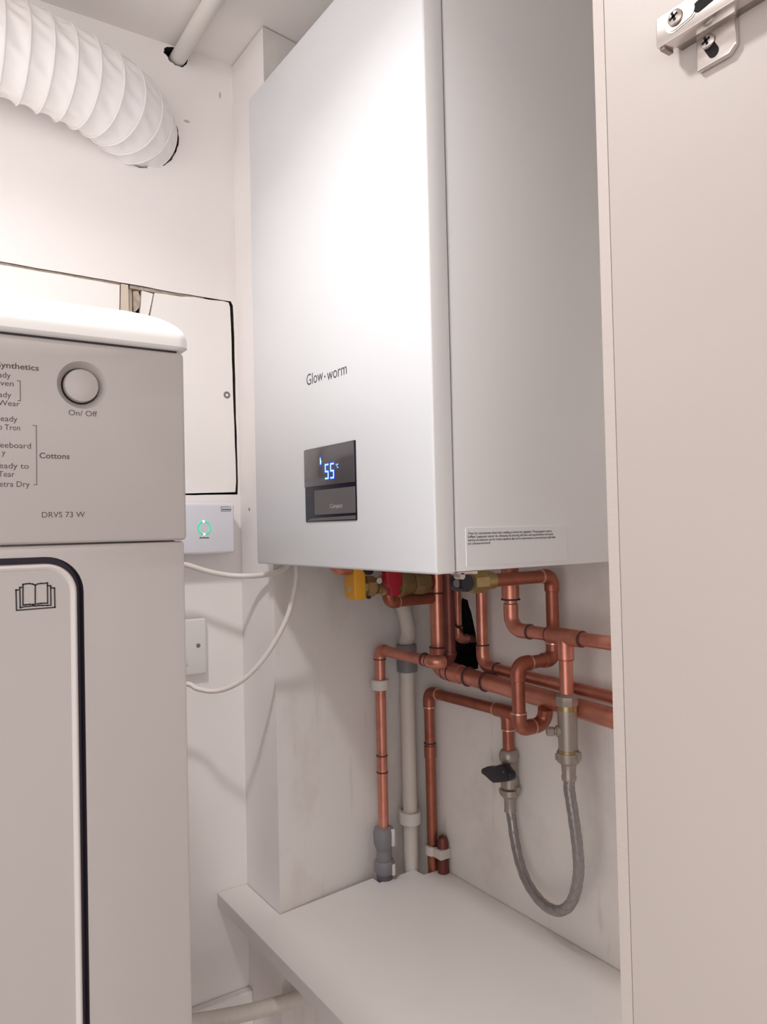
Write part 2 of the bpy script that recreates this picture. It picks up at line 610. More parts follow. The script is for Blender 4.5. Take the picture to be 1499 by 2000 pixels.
# latch under the seam
q = at(903, 1117, x=BX1 - .004)
lt = MB()
lt.lathe((BX1 - .008, SEAM + .006, BZ0 - .0028), (1, 0, 0), [(0, .0030), (.009, .0030)], 16)
lt.box((BX1 - .010, SEAM + .001, BZ0 - .0016), (BX1 + .001, SEAM + .024, BZ0 + .0010), .0005)
lt.build('latch', M_steel, t)

# ------------------------------------------------------------------ shelf (stepped round the chimney corner and the pipes)
ZS = -.504
a = at(431, 1746.5, z=ZS)
YS = .3945
sh_poly = [(XA + .0005, YS, ZS), (-.2006, .3945, ZS), (-.2006, YB - .0008, ZS), (-.8955, YB - .0008, ZS), (-.8975, .6590, ZS), (-.9195, .6575, ZS), (-.9150, .5935, ZS),
           (-.9330, .5935, ZS), (-.9185, YP - .001, ZS), (XA + .0005, YP - .001, ZS)]
o = MB().prism(sh_poly, (0, 0, -.018), .0006, 1).build('corner_shelf', M_shelf)
tag(o, 'white melamine corner shelf under the boiler, notched around the pipes', 'shelf')

# ------------------------------------------------------------------ cupboard front board with hinge
YD = .368
DX0 = at(1180, 1000, y=YD).x
t = thing('cupboard_door', 'cream melamine cupboard board at the right edge with a steel hinge on it', 'cupboard door', (DX0 + .3, YD, ZF))
MB().box((DX0 + .0105, YD, ZF), (DX0 + .60, YD + .016, ZC - .001), .0008, 1).build('board', M_door, t)
MB().prism([(DX0, YD + .004, ZF), (DX0 + .0018, YD + .0010, ZF), (DX0 + .0105, YD + .0002, ZF), (DX0 + .0105, YD + .0155, ZF), (DX0, YD + .0155, ZF)], (0, 0, ZC - .001 - ZF)).build('edge_strip', M_strip, t)
YH = YD - .014                                     # front of the hinge arm
h0, h1 = at(1281, 38, y=YH), at(1284, 98, y=YH)
hx0, hz1, hz0 = h0.x, h0.z, h1.z + .0008
hg = MB()
# channel-shaped arm: top face, two side walls, tongue at its end
arm_poly = [(hx0, YH, hz0 + .0005), (hx0, YH, hz1 - .0006), (hx0 + .0009, YH, hz1), (hx0 + .13, YH, hz1), (hx0 + .13, YH, hz0), (hx0 + .0007, YH, hz0)]
hinge = hg.prism(arm_poly, (0, .0085, 0), .0006, 2).build('hinge', M_steel, t)
child(MB().box((hx0 + .0010, YH + .0015, hz0 - .0014), (hx0 + .0040, YH + .0095, hz0 + .0012), .0004), 'tongue', M_steeld, hinge)
child(MB().box((hx0 + .006, YH + .0082, hz0 + .0005), (hx0 + .13, YD + .0005, hz1 - .0005), .0004), 'mounting_block', M_steeld, hinge)


def slot(c, l, w, ang, n, y, depth, name, m, parent):
    """oblong hole: dark sunk insert with a dished rim"""
    pts = []
    for k in range(24):
        tt = 2 * PI * k / 24
        px, pz = math.cos(tt) * w, math.sin(tt) * w
        px += l if math.cos(tt) > 0 else -l
        pts.append(c + V(px * math.cos(ang) - pz * math.sin(ang), 0, px * math.sin(ang) + pz * math.cos(ang)))
    return child(MB().prism([V(p.x, y, p.z) for p in pts], (0, depth, 0)), name, m, parent)


def screw(c, r, parent, m=M_screw, nrm=(0, -1, 0), cross=True, rot=.35, name='screw'):
    n = Vector(nrm)
    o_ = child(MB().lathe(c, n, [(0, r), (.0006, r), (.0013, r * .82), (.0017, r * .55), (.0017, .0002)], 24), name, m, parent)
    if cross:
        a_, b_, _ = frame_of(n)
        a_, b_ = a_ * math.cos(rot) + b_ * math.sin(rot), b_ * math.cos(rot) - a_ * math.sin(rot)
        mb = MB()
        for u_, w_ in ((a_, b_), (b_, a_)):
            p = Vector(c) + n * .00145
            mb.prism([p + u_ * r * .62 + w_ * r * .17, p - u_ * r * .62 + w_ * r * .17, p - u_ * r * .62 - w_ * r * .17, p + u_ * r * .62 - w_ * r * .17], n * .0004)
        m2 = mb.build('recess', M_black, None, smooth=False)
        # the cross is part of the screw head
        bm = bmesh.new()
        bm.from_mesh(o_.data)
        k0 = len(bm.faces)
        bm.from_mesh(m2.data)
        bm.faces.ensure_lookup_table()
        for fc_ in bm.faces[k0:]:
            fc_.material_index = 1
        bm.to_mesh(o_.data)
        bm.free()
        o_.data.materials.append(M_black)
        bpy.data.objects.remove(m2)
    return o_


sc = at(1331, 33, y=YH)
slot(sc, .0042, .0052, .15, 0, YH - .0003, .0005, 'slot_rim', M_steel, hinge)
slot(sc, .0040, .0044, .15, 0, YH - .0006, .0005, 'slot', M_steeld, hinge)
screw(at(1321, 35, y=YH) + V(0, -.0006, 0), .0042, hinge)
q = at(1377, 2, y=YH)
slot(q, .0034, .0030, .15, 0, YH - .0004, .0005, 'slot', M_black, hinge)
# wing with its own slot and screw
YW = YD - .0035
w0, w1 = at(1361, 142, y=YW), at(1438, 88, y=YW)
wx0, wx1 = w0.x, at(1438, 70, y=YW).x
wz0 = w0.z
wp = [(wx0, YW, wz0), (wx1 - .004, YW, wz0), (wx1, YW, wz0 + .004), (wx1, YW, hz0 + .004), (wx0, YW, hz0 + .004)]
wing = child(MB().prism(wp, (0, .0036, 0), .0011, 3), 'wing_plate', M_steel, hinge)
slot(at(1388, 92, y=YW), .0038, .0030, -1.1, 0, YW - .0003, .0004, 'slot', M_black, hinge)
screw(at(1384, 82, y=YW) + V(0, -.0004, 0), .0039, hinge)

# ------------------------------------------------------------------ tumble dryer
XD = -.50
YR = .1758                                        # its right flank
ZT, ZPB = .1215, -.0052
DB = -.72                                         # its underside
t = thing('tumble_dryer', 'white tumble dryer seen from its front right corner at the left edge', 'tumble dryer', (XD - .25, YR - .3, DB))
YL = YR - .595
# lid: rounded corners in plan, rolled top edge
def rloop(x0, y0, x1, y1, r, z_, n_=9):
    out = []
    for cx_, cy_, a0 in ((x1 - r, y1 - r, 0), (x0 + r, y1 - r, 90), (x0 + r, y0 + r, 180), (x1 - r, y0 + r, 270)):
        for k in range(n_ + 1):
            an = math.radians(a0 + k * 90 / n_)
            out.append((cx_ + r * math.cos(an), cy_ + r * math.sin(an), z_))
    return out


bm = bmesh.new()
rings = []
ra, rb = .034, .0225
prof = [(.0022, ZT + .0016), (0, ZT + .0034)] + [(ra - ra * math.cos(a_), ZT + .0078 + rb * math.sin(a_)) for a_ in [PI / 2 * k / 10 for k in range(11)]]
for (inset, z_) in prof:
    rings.append([bm.verts.new(p) for p in rloop(XA + .03 + inset, YL - .001 + inset, XD + .0035 - inset, YR + .0035 - inset, .009 + inset * .55, z_)])
lid_pts = rings[0]
n = len(lid_pts)
for A_, B_ in zip(rings, rings[1:]):
    for k in range(n):
        bm.faces.new((A_[k], A_[(k + 1) % n], B_[(k + 1) % n], B_[k]))
bm.faces.new(rings[-1])
bm.faces.new(rings[0][::-1])
mb = MB()
mb.add(bm)
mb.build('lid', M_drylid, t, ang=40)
MB().box((XA + .035, YL + .004, ZT - .001), (XD - .0035, YR - .004, ZT + .0020)).build('lid_gap', M_inkd, t)
pan = MB().box((XD - .06, YL, ZPB), (XD, YR, ZT), .0028, 3).build('control_panel', M_dry, t)
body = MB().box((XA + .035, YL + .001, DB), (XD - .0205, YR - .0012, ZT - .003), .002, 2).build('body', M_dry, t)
# front sheet with a real opening for the door
XF = XD - .0022
dyr = at(152.5, 1300, x=XF).y
dzt = at(40, 1102.5, x=XF).z
door_b = DB + .10
door_l = YL + .07
gap = .0040


def rrect(y0, z0, y1, z1, r, x, n=10):
    out = []
    for cy_, cz_, a0 in ((y1 - r, z1 - r, 0), (y0 + r, z1 - r, 90), (y0 + r, z0 + r, 180), (y1 - r, z0 + r, 270)):
        for k in range(n + 1):
            an = math.radians(a0 + k * 90 / n)
            out.append(V(x, cy_ + r * math.cos(an), cz_ + r * math.sin(an)))
    return out


rd = .0185
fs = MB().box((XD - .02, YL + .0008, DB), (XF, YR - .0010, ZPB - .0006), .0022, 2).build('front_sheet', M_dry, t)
co = MB()
ol = rrect(door_l - gap, door_b - gap, dyr + gap, dzt + gap, rd + gap, XF + .004)
carve(fs, [co.prism(ol, (-.016, 0, 0)).build('cut', M_groove, smooth=False)])
for p in fs.data.polygons:
    p.use_smooth = True
fs.data.set_sharp_from_angle(angle=math.radians(30))
# soft roll-in around the opening
bm = bmesh.new()
R0 = []
for off, xx in ((gap + .0042, XF + .00002), (gap + .0025, XF - .0002), (gap + .0008, XF - .0012), (gap + .0001, XF - .0032)):
    rr = rd + off
    R0.append([bm.verts.new(p) for p in rrect(door_l - off, door_b - off, dyr + off, dzt + off, rr, xx)])
# door: raised rim, sunk face
bm.free()
rim = MB()
bm = bmesh.new()
R0 = []
for ins, xx in ((0, XF - .010), (0, XF + .0000), (.0004, XF + .0014), (.0012, XF + .0024), (.0020, XF + .0026), (.0030, XF + .0022), (.0042, XF + .0006)):
    R0.append([bm.verts.new(p) for p in rrect(door_l + ins, door_b + ins, dyr - ins, dzt - ins, max(rd - ins, .004), xx)])
for A_, B_ in zip(R0, R0[1:]):
    m_ = len(A_)
    for k in range(m_):
        bm.faces.new((A_[k], A_[(k + 1) % m_], B_[(k + 1) % m_], B_[k]))
bm.faces.new(R0[-1])
rim.add(bm)
door = rim.build('door', M_dry, t, ang=32)
door.data.materials.append(mat('door_rim_highlight', (.60, .56, .54), .38, spec=.45))  # lighter rim colour paints in the highlight along the door lip
for p in door.data.polygons:
    c_ = p.center
    if len(p.vertices) == 4 and p.center.x > XF + .0008:
        p.material_index = 1
# book symbol on the door
XK = XF + .0006
mb = MB()


def bl(u0, v0, u1, v1, w=.00042):
    a_, b_ = at(u0, v0, x=XK), at(u1, v1, x=XK)
    d = (b_ - a_).normalized()
    s_ = V(1, 0, 0).cross(d).normalized() * w
    e_ = d * w
    mb.prism([a_ - e_ + s_, b_ + e_ + s_, b_ + e_ - s_, a_ - e_ - s_], (.0002, 0, 0))


def bk(pts):
    k = 3.748
    pts = [(u / k, 1080 + v / k) for u, v in pts]
    for (p, q_) in zip(pts, pts[1:]):
        bl(*p, *q_)


bk([(168, 380), (168, 230), (190, 226), (215, 224), (240, 228), (258, 236), (258, 374), (240, 377), (215, 376), (190, 379), (168, 380)])
bk([(258, 236), (275, 227), (300, 223), (325, 223), (347, 219), (349, 368), (325, 368), (300, 369), (280, 371), (258, 376)])
bk([(168, 252), (145, 252), (148, 401), (175, 394), (215, 391), (245, 386), (262, 388), (285, 384), (310, 384), (345, 384), (373, 382), (371, 240), (349, 239)])
bk([(145, 270), (117, 271), (121, 420), (402, 398), (399, 256), (371, 256)])
child(mb, 'book_symbol', M_inkd, door, smooth=False)
# on/off button
bc = at(160.7, 752, x=XD)
br = .0152
ring = MB().lathe(bc + V(.0003, 0, 0), (-1, 0, 0), [(0, br), (0, br * .999), (.0002, br * .98), (.0040, br * .72), (.0041, .001)], 48)
sc_ = 752
# dished surround is cut into the panel
cutm = MB().lathe(bc + V(.0015, 0, 0), (-1, 0, 0), [(0, br + .0016), (.0015, br - .0002), (.0070, br * .75), (.013, br * .74)], 64).build('cut', M_dry, smooth=True)
carve(pan, [cutm])
for p in pan.data.polygons:
    p.use_smooth = True
pan.data.set_sharp_from_angle(angle=math.radians(25))
child(MB().lathe(bc + V(-.0085, 0, 0), (1, 0, 0), [(0, br * .69), (.0062, br * .69), (.0072, br * .66), (.0081, br * .50), (.0086, br * .25), (.0088, .0003)], 48), 'power_button', M_dry, pan)
child(MB().lathe(bc + V(-.0100, 0, 0), (1, 0, 0), [(0, br * .72), (.0050, br * .715)], 48), 'button_gap', M_inkd, pan)


def dtext(s, end, cap, start=None, bold=0.0, xs=.9):
    e = at(*end, x=XD)
    dpt = (e - V(0, 0, 0)).dot(f_)
    c = cap * dpt / F
    w = None
    if start is not None:
        w = e.y - at(*start, x=XD).y
    return lettering(s, M_ink2, e, (0, 1, 0), (0, 0, 1), c, width=w, parent=pan, bold=bold, align='RIGHT', xs=xs)


M_ink2 = mat('panel_ink', (.075, .055, .052), .6)
dtext('Synthetics', (75.8, 724.3), 11.0, (-7, 716.5), .014)
dtext('Ready', (21, 738.8), 11.2, (-22, 735))
dtext('ven', (26.6, 754.8), 11.0, (0.2, 752.6))
dtext('Ready', (22, 777), 11.2, (-21, 774.5))
dtext('Wear', (38.6, 794), 10.6, (-4, 790.5))
dtext('Ready', (34, 824), 11.0, (-9, 822))
dtext('to Tron', (39.2, 841), 11.0, (-9, 838.5))
dtext('eeboard', (60.6, 876.2), 11.0, (0, 874))
dtext('y', (10.8, 889), 11.0, (3.4, 889))
dtext('Ready to', (56.3, 915.7), 11.0, (-13, 914.5))
dtext('Tear', (28.5, 931.5), 11.0, (-3.5, 930.5))
dtext('etra Dry', (58, 951.2), 11.2, (-1, 950))
dtext('Cottons', (136, 896.5), 10.6, (77, 894.8), .014)
dtext('On/ Off', (190, 814), 10.6, (134, 811.2))
dtext('DRVS 73 W', (166, 1010), 10.8, (82, 1009.6))
mb = MB()
XK = XD
for pts in (((33.7, 743.6), (39.3, 744.2), (39.9, 782.8), (35, 782.6)), ((64, 830.8), (70.8, 831.6), (71.8, 946.8), (66, 946.8))):
    for p, q_ in zip(pts, pts[1:]):
        bl(*p, *q_, w=.00017)
child(mb, 'bracket_lines', M_ink2, pan, smooth=False)

# ------------------------------------------------------------------ white vent hose
t = thing('vent_hose', 'white flexible ribbed vent hose curving into a hole in the left wall', 'hose', dc)
path = bez([(-.955, -.55, .42), (-.950, -.38, .50), (-.945, -.15, .555), (-.945, .0, .5655), (-.9475, .08, .5645), (-.953, .155, .5595), (-.966, .222, .5545), (-.990, .268, .5515), (-1.030, .2985, .5495), (-1.075, .315, .548)], 24)
# arc length table
Ls = [0]
for a_, b_ in zip(path, path[1:]):
    Ls.append(Ls[-1] + (b_ - a_).length)
TL = Ls[-1]
PITCH = .0238
HR = .0545


def on_path(s):
    s = min(max(s, 0), TL - 1e-6)
    lo_, hi_ = 0, len(Ls) - 1
    while hi_ - lo_ > 1:
        m_ = (lo_ + hi_) // 2
        if Ls[m_] <= s:
            lo_ = m_
        else:
            hi_ = m_
    k = (s - Ls[lo_]) / (Ls[hi_] - Ls[lo_])
    return path[lo_].lerp(path[hi_], k), (path[hi_] - path[lo_]).normalized()


def hframe(s):
    e = .004
    p, _ = on_path(s)
    d = (on_path(s + e)[0] - on_path(s - e)[0]).normalized()
    up = V(0, 0, 1)
    a_ = (up - d * up.dot(d)).normalized()
    return p, a_, d.cross(a_), d


NS, NT = 620, 120
mb = MB()
rings = []
rnd = [random.uniform(0, 6.28) for _ in range(200)]
for i in range(NS + 1):
    s = TL * i / NS
    p, a_, b_, d = hframe(s)
    ring = []
    for k in range(NT):
        th = 2 * PI * k / NT
        ph = ((TL - s) / PITCH + th / (2 * PI)) % 1.0          # helix phase
        idx = int((TL - s) / PITCH + th / (2 * PI))
        sag = math.sin(PI * ph) ** .8
        wr = 0
        for hq, am in ((7, .0013), (12, .0012), (19, .0008)):
            wr += am * math.sin(hq * th + rnd[(idx * 7 + hq) % 200] + 3.2 * ph)
        # crumpled more on the upper side
        wr *= .55 + .75 * max(0, math.cos(th - .4))
        r = HR - .0030 * sag + wr * sag
        ring.append(mb.bm.verts.new(p + (a_ * math.cos(th) + b_ * math.sin(th)) * r))
    rings.append(ring)
for A_, B_ in zip(rings, rings[1:]):
    for k in range(NT):
        mb.bm.faces.new((A_[k], A_[(k + 1) % NT], B_[(k + 1) % NT], B_[k]))
mb.build('sleeve', M_hosew, t, ang=180)
hel = []
turns = TL / PITCH
N = int(turns * 48)
for i in range(N + 1):
    th = 2 * PI * turns * i / N
    s = TL - (1 - (i / N)) * 0 - 0
    # phase zero line: (TL-s)/PITCH + th/2pi = integer
    s = TL - PITCH * (turns * (1 - i / N))
    thh = -2 * PI * ((TL - s) / PITCH)
    p, a_, b_, d = hframe(s)
    hel.append(p + (a_ * math.cos(thh) + b_ * math.sin(thh)) * (HR - .0001))
MB().tube(hel, .0014, 8).build('wire_coil', M_hosew, t, ang=180)

# ------------------------------------------------------------------ overflow pipe below the ceiling
zc_ = pc.z
q = at(409, 0, z=zc_)
o = MB().tube([(XA - .05, pc.y, zc_), (XA + .02, pc.y, zc_), (-.35, pc.y - .012, zc_ + .001)], .0107, 28).build('overflow_pipe', M_pvc)
tag(o, 'white plastic pipe running below the ceiling out of a ragged wall hole', 'pipe')

# ------------------------------------------------------------------ patched hatch boards in the left wall
XW = XA + .0004


def board(name, pts, label, m=M_board, th=.013, parent=None, x=None):
    x = XW if x is None else x
    o_ = MB().prism([V(x, p[1], p[2]) for p in pts], (-th, 0, 0), .0006, 1).build(name, m, parent, smooth=False)
    return o_


def wp_(u, v):
    return at(u, v, x=XW)


rb_pts = [wp_(*p) for p in ((303, 572), (330, 575.5), (352, 579), (380, 580), (410, 585.5), (436, 588), (447, 591), (449.5, 600), (451.5, 640), (453, 700), (455, 760), (456.5, 800), (459, 870), (460.5, 900), (461.5, 940), (460, 961))]
rb_pts += [wp_(440, 961.6), wp_(400, 962.6), wp_(360, 963.8), wp_(300, 966), wp_(278, 967), wp_(281, 800), wp_(288, 650), wp_(296, 612), wp_(300, 590)]
t = thing('access_panel', 'white painted board patched into the wall between dryer and boiler, one screw', 'access panel', wp_(400, 780))
MB().prism(rough_loop(rb_pts, .02, .0004, 0), (-.012, 0, 0)).build('board', [M_board], t, smooth=False)
sq = wp_(443.5, 771.5)
scw = MB().lathe(sq + V(-.0002, 0, 0), (1, 0, 0), [(0, .0052), (.0005, .0050), (.0006, .0024), (.0002, .0022), (.0001, .0002)], 24).build('screw', M_screwd, t)
# sunken filler piece left of the board
fil = [wp_(*p) for p in ((279, 566), (301, 572), (297, 592), (292, 615), (286, 650), (276, 800), (266, 800), (270, 640), (276, 610))]
MB().prism([p + V(-.004, 0, 0) for p in fil], (-.008, 0, 0)).build('filler_patch', M_board, t, smooth=False)
fl = [wp_(*p) for p in ((263, 566), (273, 566), (277, 580), (275, 598), (268, 606), (264, 606))]
MB().prism([p + V(-.006, 0, 0) for p in fl], (-.004, 0, 0)).build('torn_paper', M_rawedge, t, smooth=False)

lb = [wp_(*p) for p in ((-420, 459), (-200, 488.5), (-60, 507), (0, 517), (60, 527), (120, 536.5), (190, 549), (234, 557), (233, 640), (232, 800), (232, 960), (-420, 985))]
o = MB().prism(rough_loop(lb, .015, .0006, 0), (-.012, 0, 0)).build('wall_board', M_board, smooth=False)
tag(o, 'white painted wall board behind the dryer, below a long ragged crack', 'wall board')
bt = MB()
bt.prism([wp_(*p) + V(-.001, 0, 0) for p in ((237, 553.5), (251, 556), (252, 640), (252, 900), (236, 900), (235, 640))], (-.03, 0, 0))
bt.prism([wp_(*p) + V(-.010, 0, 0) for p in ((254, 561), (262, 562), (263, 640), (264, 900), (253, 900))], (-.03, 0, 0))
o = bt.build('wooden_batten', M_batten, smooth=False)
tag(o, 'bare vertical timber batten in the gap between the two wall boards', 'batten')
# raw edge of the cut wall along the crack
re = MB()
for u0, v0, u1, v1, w_ in ((-300, 470, 0, 513, 2.6), (0, 513, 120, 533.5, 3.2), (120, 533.5, 236, 554, 3.6), (255, 558, 330, 571.5, 3.0), (330, 571.5, 400, 581, 1.6)):
    re.prism([wp_(u0, v0) + V(-.0032, 0, .002), wp_(u1, v1) + V(-.0032, 0, .002), wp_(u1, v1 + w_) + V(-.0032, 0, 0), wp_(u0, v0 + w_) + V(-.0032, 0, 0)], (-.010, 0, 0))
ro = re.build('wall_edge', M_rawedge, smooth=False)
ro['kind'] = 'structure'
ro.name = 'trim_2'

# ------------------------------------------------------------------ receiver box with green ring
XB = XA + .031
b0, b1 = at(330, 1083, x=XB), at(458.5, 981.5, x=XB)
bz0 = at(456, 1080.5, x=XB).z
bz1 = b1.z
t = thing('wireless_receiver', 'white wall-mounted control box with a glowing green ring, below the access panel', 'control box', (XA, b1.y - .05, bz0))
cs = MB().box((XA + .0005, b1.y - .13, bz0), (XB, b1.y, bz1), .0042, 4).build('case', M_rx, t)
rc_ = at(399, 1031, x=XB)
rr_ = .0088
for nm, a0, a1, m_ in (('led_ring', 105, 262, M_green), ('led_ring', 285, 442, M_green)):
    pts = [rc_ + V(.0002, math.cos(math.radians(a_)) * rr_, math.sin(math.radians(a_)) * rr_) for a_ in range(a0, a1 + 1, 6)]
    child(MB().tube(pts, .00088, 8), nm, m_, cs)
for a_ in (95, 268):
    p = rc_ + V(.0003, math.cos(math.radians(a_)) * rr_, math.sin(math.radians(a_)) * rr_)
    child(MB().lathe(p + V(-.0004, 0, 0), (1, 0, 0), [(0, .0016), (.0008, .0014), (.0010, .0003)], 16), 'led', M_greenw, cs)
mb = MB()
XK = XB + .0001
for (u0, v0, u1, v1) in ((432, 990, 450, 990), (432, 990, 432.4, 998.5), (433, 998.5, 450.5, 998.3), (450.5, 998.3, 451.5, 995)):
    bl(u0, v0, u1, v1, w=.00028)
for k in range(7):
    bl(434.5 + k * 2.4, 995.6, 436 + k * 2.4, 993.8 + (k % 2) * 1.0, w=.0005)
child(mb, 'maker_badge', M_ink, cs, smooth=False)
mb = MB()
for k in range(8):
    bl(390.5 + k * 2.3, 1050.8, 392 + k * 2.3, 1049.6 + (k % 3) * .6, w=.0005)
child(mb, 'caption', M_ink, cs, smooth=False)

# ------------------------------------------------------------------ switch plate
XS = XA + .0095
p0, p1 = at(406, 1316, x=XS), at(400, 1207, x=XS)
yr_ = at(404.5, 1260, x=XS).y
t = thing('switch_plate', 'white electrical wall plate with one screw, half hidden behind the dryer', 'wall switch', (XA, yr_ - .04, p0.z))
pl = MB().box((XA + .0004, yr_ - .086, p0.z), (XS, yr_, p1.z), .0032, 3).build('plate', M_plate, t)
sp = at(387.5, 1261, x=XS)
child(MB().lathe(sp + V(-.0005, 0, 0), (1, 0, 0), [(0, .0032), (.0006, .0031), (.0008, .0020), (.0008, .0002)], 20), 'screw', M_screwd, pl)
rk = at(362, 1300, x=XS)
child(MB().box((XS - .001, yr_ - .058, rk.z), (XS + .0016, rk.y + .004, rk.z + .028), .0012, 2), 'rocker', M_plate, pl)

# ------------------------------------------------------------------ the two cables
def cable(pts, r, label):
    o_ = MB().tube(bez(pts, 14), r, 14).build('power_cable', M_cable, ang=180)
    return tag(o_, label, 'cable')


yb_ = .475
c_pts = [V(-.985, .24, .02), V(-.975, .29, -.030)]
for u, v, x in ((362, 1103, -.975), (380, 1108, -.974), (410, 1117, -.972), (450, 1124, -.966), (490, 1125, -.950), (525, 1121.5, -.918), (552, 1113, -.898), (566, 1104, -.887)):
    c_pts.append(at(u, v, x=x))
c_pts[-1].z = BZ0 - .0002
cable(c_pts, .0036, 'white cable sagging from the control box straight up into the boiler underside')
c_pts = [V(-.985, .25, -.18), V(-.98, .30, -.205)]
for u, v, x in ((363, 1336, -.962), (385, 1345, -.952), (415, 1350, -.942), (445, 1344, -.930), (480, 1324, -.915), (515, 1287, -.900), (545, 1240, -.888), (565, 1195, -.880), (575, 1150, -.876), (578, 1122, -.874), (577, 1108, -.874)):
    c_pts.append(at(u, v, x=x))
c_pts[-1].z = BZ0 - .0002
cable(c_pts, .0032, 'white cable looping low from the switch plate up to the boiler underside')

# ------------------------------------------------------------------ copper pipework
R15, R22 = .0075, .011


def solder(parent, p, d, r, m=M_solder, w=.0011):
    d = Vector(d).normalized()
    MB().lathe(Vector(p) - d * w, d, [(0, r * 1.03), (.0003, r * 1.20), (2 * w - .0003, r * 1.20), (2 * w, r * 1.03)], 24).build('solder_ring', m, parent)


def pipe_run(label, pts, r, m=M_copper, rb=None, ext=None, rings='both', ring_m=M_solder, elbows=True, name='copper_pipe'):
    pts = [Vector(p) for p in pts]
    t_ = thing(name, label, 'pipe', pts[-1])
    rb = rb or r * 1.55
    ext = ext or r * 1.5
    path_, arcs = fillet(pts, rb)
    MB().tube(path_, r, 24).build('tube', m, t_)
    if elbows:
        for arc, u, w in arcs:
            ap = [arc[0] + u * ext] + arc + [arc[-1] + w * ext]
            ap = [arc[0] + u * ext, arc[0] + u * ext * .93] + arc + [arc[-1] + w * ext * .93, arc[-1] + w * ext]
            rs = [r * 1.06, r * 1.17] + [r * 1.17] * len(arc) + [r * 1.17, r * 1.06]
            MB().tube(ap, rs, 24).build('elbow', m, t_)
            if rings in ('both', 'a'):
                solder(t_, arc[0] + u * ext, u, r, ring_m)
            if rings in ('both', 'b'):
                solder(t_, arc[-1] + w * ext, w, r, ring_m)
    return t_


def sleeve(parent, p, d, l, r, m=M_copper, name='coupling'):
    d = Vector(d).normalized()
    MB().lathe(Vector(p) - d * l / 2, d, [(0, r * 1.04), (.0006, r * 1.17), (l - .0006, r * 1.17), (l, r * 1.04)], 24).build(name, m, parent)


# left riser with grey coupling at its foot
y1 = .607
x1 = at(746, 1450, y=y1).x
zt1 = at(748, 1270, y=y1).z
e1 = at(850, 1280, y=y1)
zb1 = at(746, 1612, y=y1).z
p1 = pipe_run('bright copper riser on the left wall of the recess, bending right at its top', [(x1, y1, zb1 - .004), (x1, y1, zt1), (e1.x, y1, zt1 - .001), (e1.x, y1 + .0135, zt1 - .001)], R15, rb=.0105, ext=.003, rings='a')
solder(p1, (at(829, 1275, y=y1).x, y1, zt1), (1, 0, 0), R15)
for v_ in (1475, 1507):
    solder(p1, (x1, y1, at(746, v_, y=y1).z), (0, 0, 1), R15 * .93)
o = MB().lathe((x1, y1, at(746, 1347, y=y1).z), (0, 0, 1), [(0, .0122), (.0008, .0130), (.0135, .0130), (.0143, .0122)], 24)
o.box((x1 - .0145, y1 - .007, at(746, 1346, y=y1).z), (x1, y1 + .007, at(746, 1328, y=y1).z), .001)
o = o.build('pipe_clip', M_pvc)
tag(o, 'white plastic clip round the bright copper riser on the recess wall', 'pipe clip')
# grey coupling
zc0, zc1 = at(746, 1716, y=y1).z, zb1
h = zc1 - zc0
g = thing('pipe_coupling', 'grey plastic compression coupling at the foot of the left copper riser', 'pipe coupling', (x1, y1, zc0))
MB().lathe((x1, y1, zc1 - h * .44), (0, 0, 1), [(0, .0105), (h * .04, .0118), (h * .14, .0145), (h * .34, .0152), (h * .41, .0140), (h * .44, .0090)], 28).build('upper_nut', M_grey, g)
MB().lathe((x1, y1, zc1 - h * .62), (0, 0, 1), [(0, .0112), (h * .2, .0110)], 24).build('barrel', M_grey, g)
MB().lathe((x1, y1, zc1 - h * .86), (0, 0, 1), [(0, .0118), (h * .05, .0142), (h * .20, .0146), (h * .25, .0128)], 28).build('lower_nut', M_grey, g)
MB().lathe((x1, y1, ZS - .06), (0, 0, 1), [(0, .0100), (zc1 - h * .85 - ZS + .06, .0118)], 24).build('tail_pipe', M_greyd, g)
MB().box((x1 + .0118, y1 + .004, zc1 - h * .33), (x1 + .0152, y1 + .0095, zc1 - h * .02), .0008).build('locking_tab', M_pvc, g)
MB().box((x1 + .0118, y1 + .004, zc1 - h * .86), (x1 + .0150, y1 + .0090, zc1 - h * .66), .0008).build('locking_tab', M_pvc, g)

# white waste pipe with grey coupling, bent out of upright at its top
x2, y2 = at(800, 1500, y=.6595).x, .6595
zj0, zj1 = at(800, 1313, y=y2).z, at(800, 1258, y=y2).z
pp = [V(x2, y2, ZS - .06), V(x2, y2, -.40), V(x2, y2, -.30), V(x2, y2, zj0), V(x2, y2, zj1), at(798, 1235, y=y2 - .003), at(793, 1205, y=y2 - .010), at(785, 1175, y=y2 - .020), at(777, 1140, y=y2 - .030), at(772, 1112, y=y2 - .036)]
w = thing('waste_pipe', 'white plastic waste pipe in the corner, with a grey collar halfway up', 'pipe', (x2, y2, ZS - .06))
MB().tube(bez(pp, 10), .0109, 24).build('tube', M_pvcd, w, ang=180)
MB().lathe((x2, y2, zj0), (0, 0, 1), [(0, .0128), (.001, .0152), (zj1 - zj0 - .001, .0152), (zj1 - zj0, .0128)], 28).build('collar', M_grey, w)
zk = at(797, 1604, y=y2).z
o = MB().lathe((x2, y2, zk), (0, 0, 1), [(0, .0155), (.001, .0165), (.017, .0165), (.018, .0155)], 28)
o.box((x2 - .0185, y2 - .009, zk), (x2, y2 + .009, zk + .018), .001)
o = o.build('pipe_clip', M_pvc)
tag(o, 'wide white plastic clip holding the white waste pipe above the shelf', 'pipe clip')

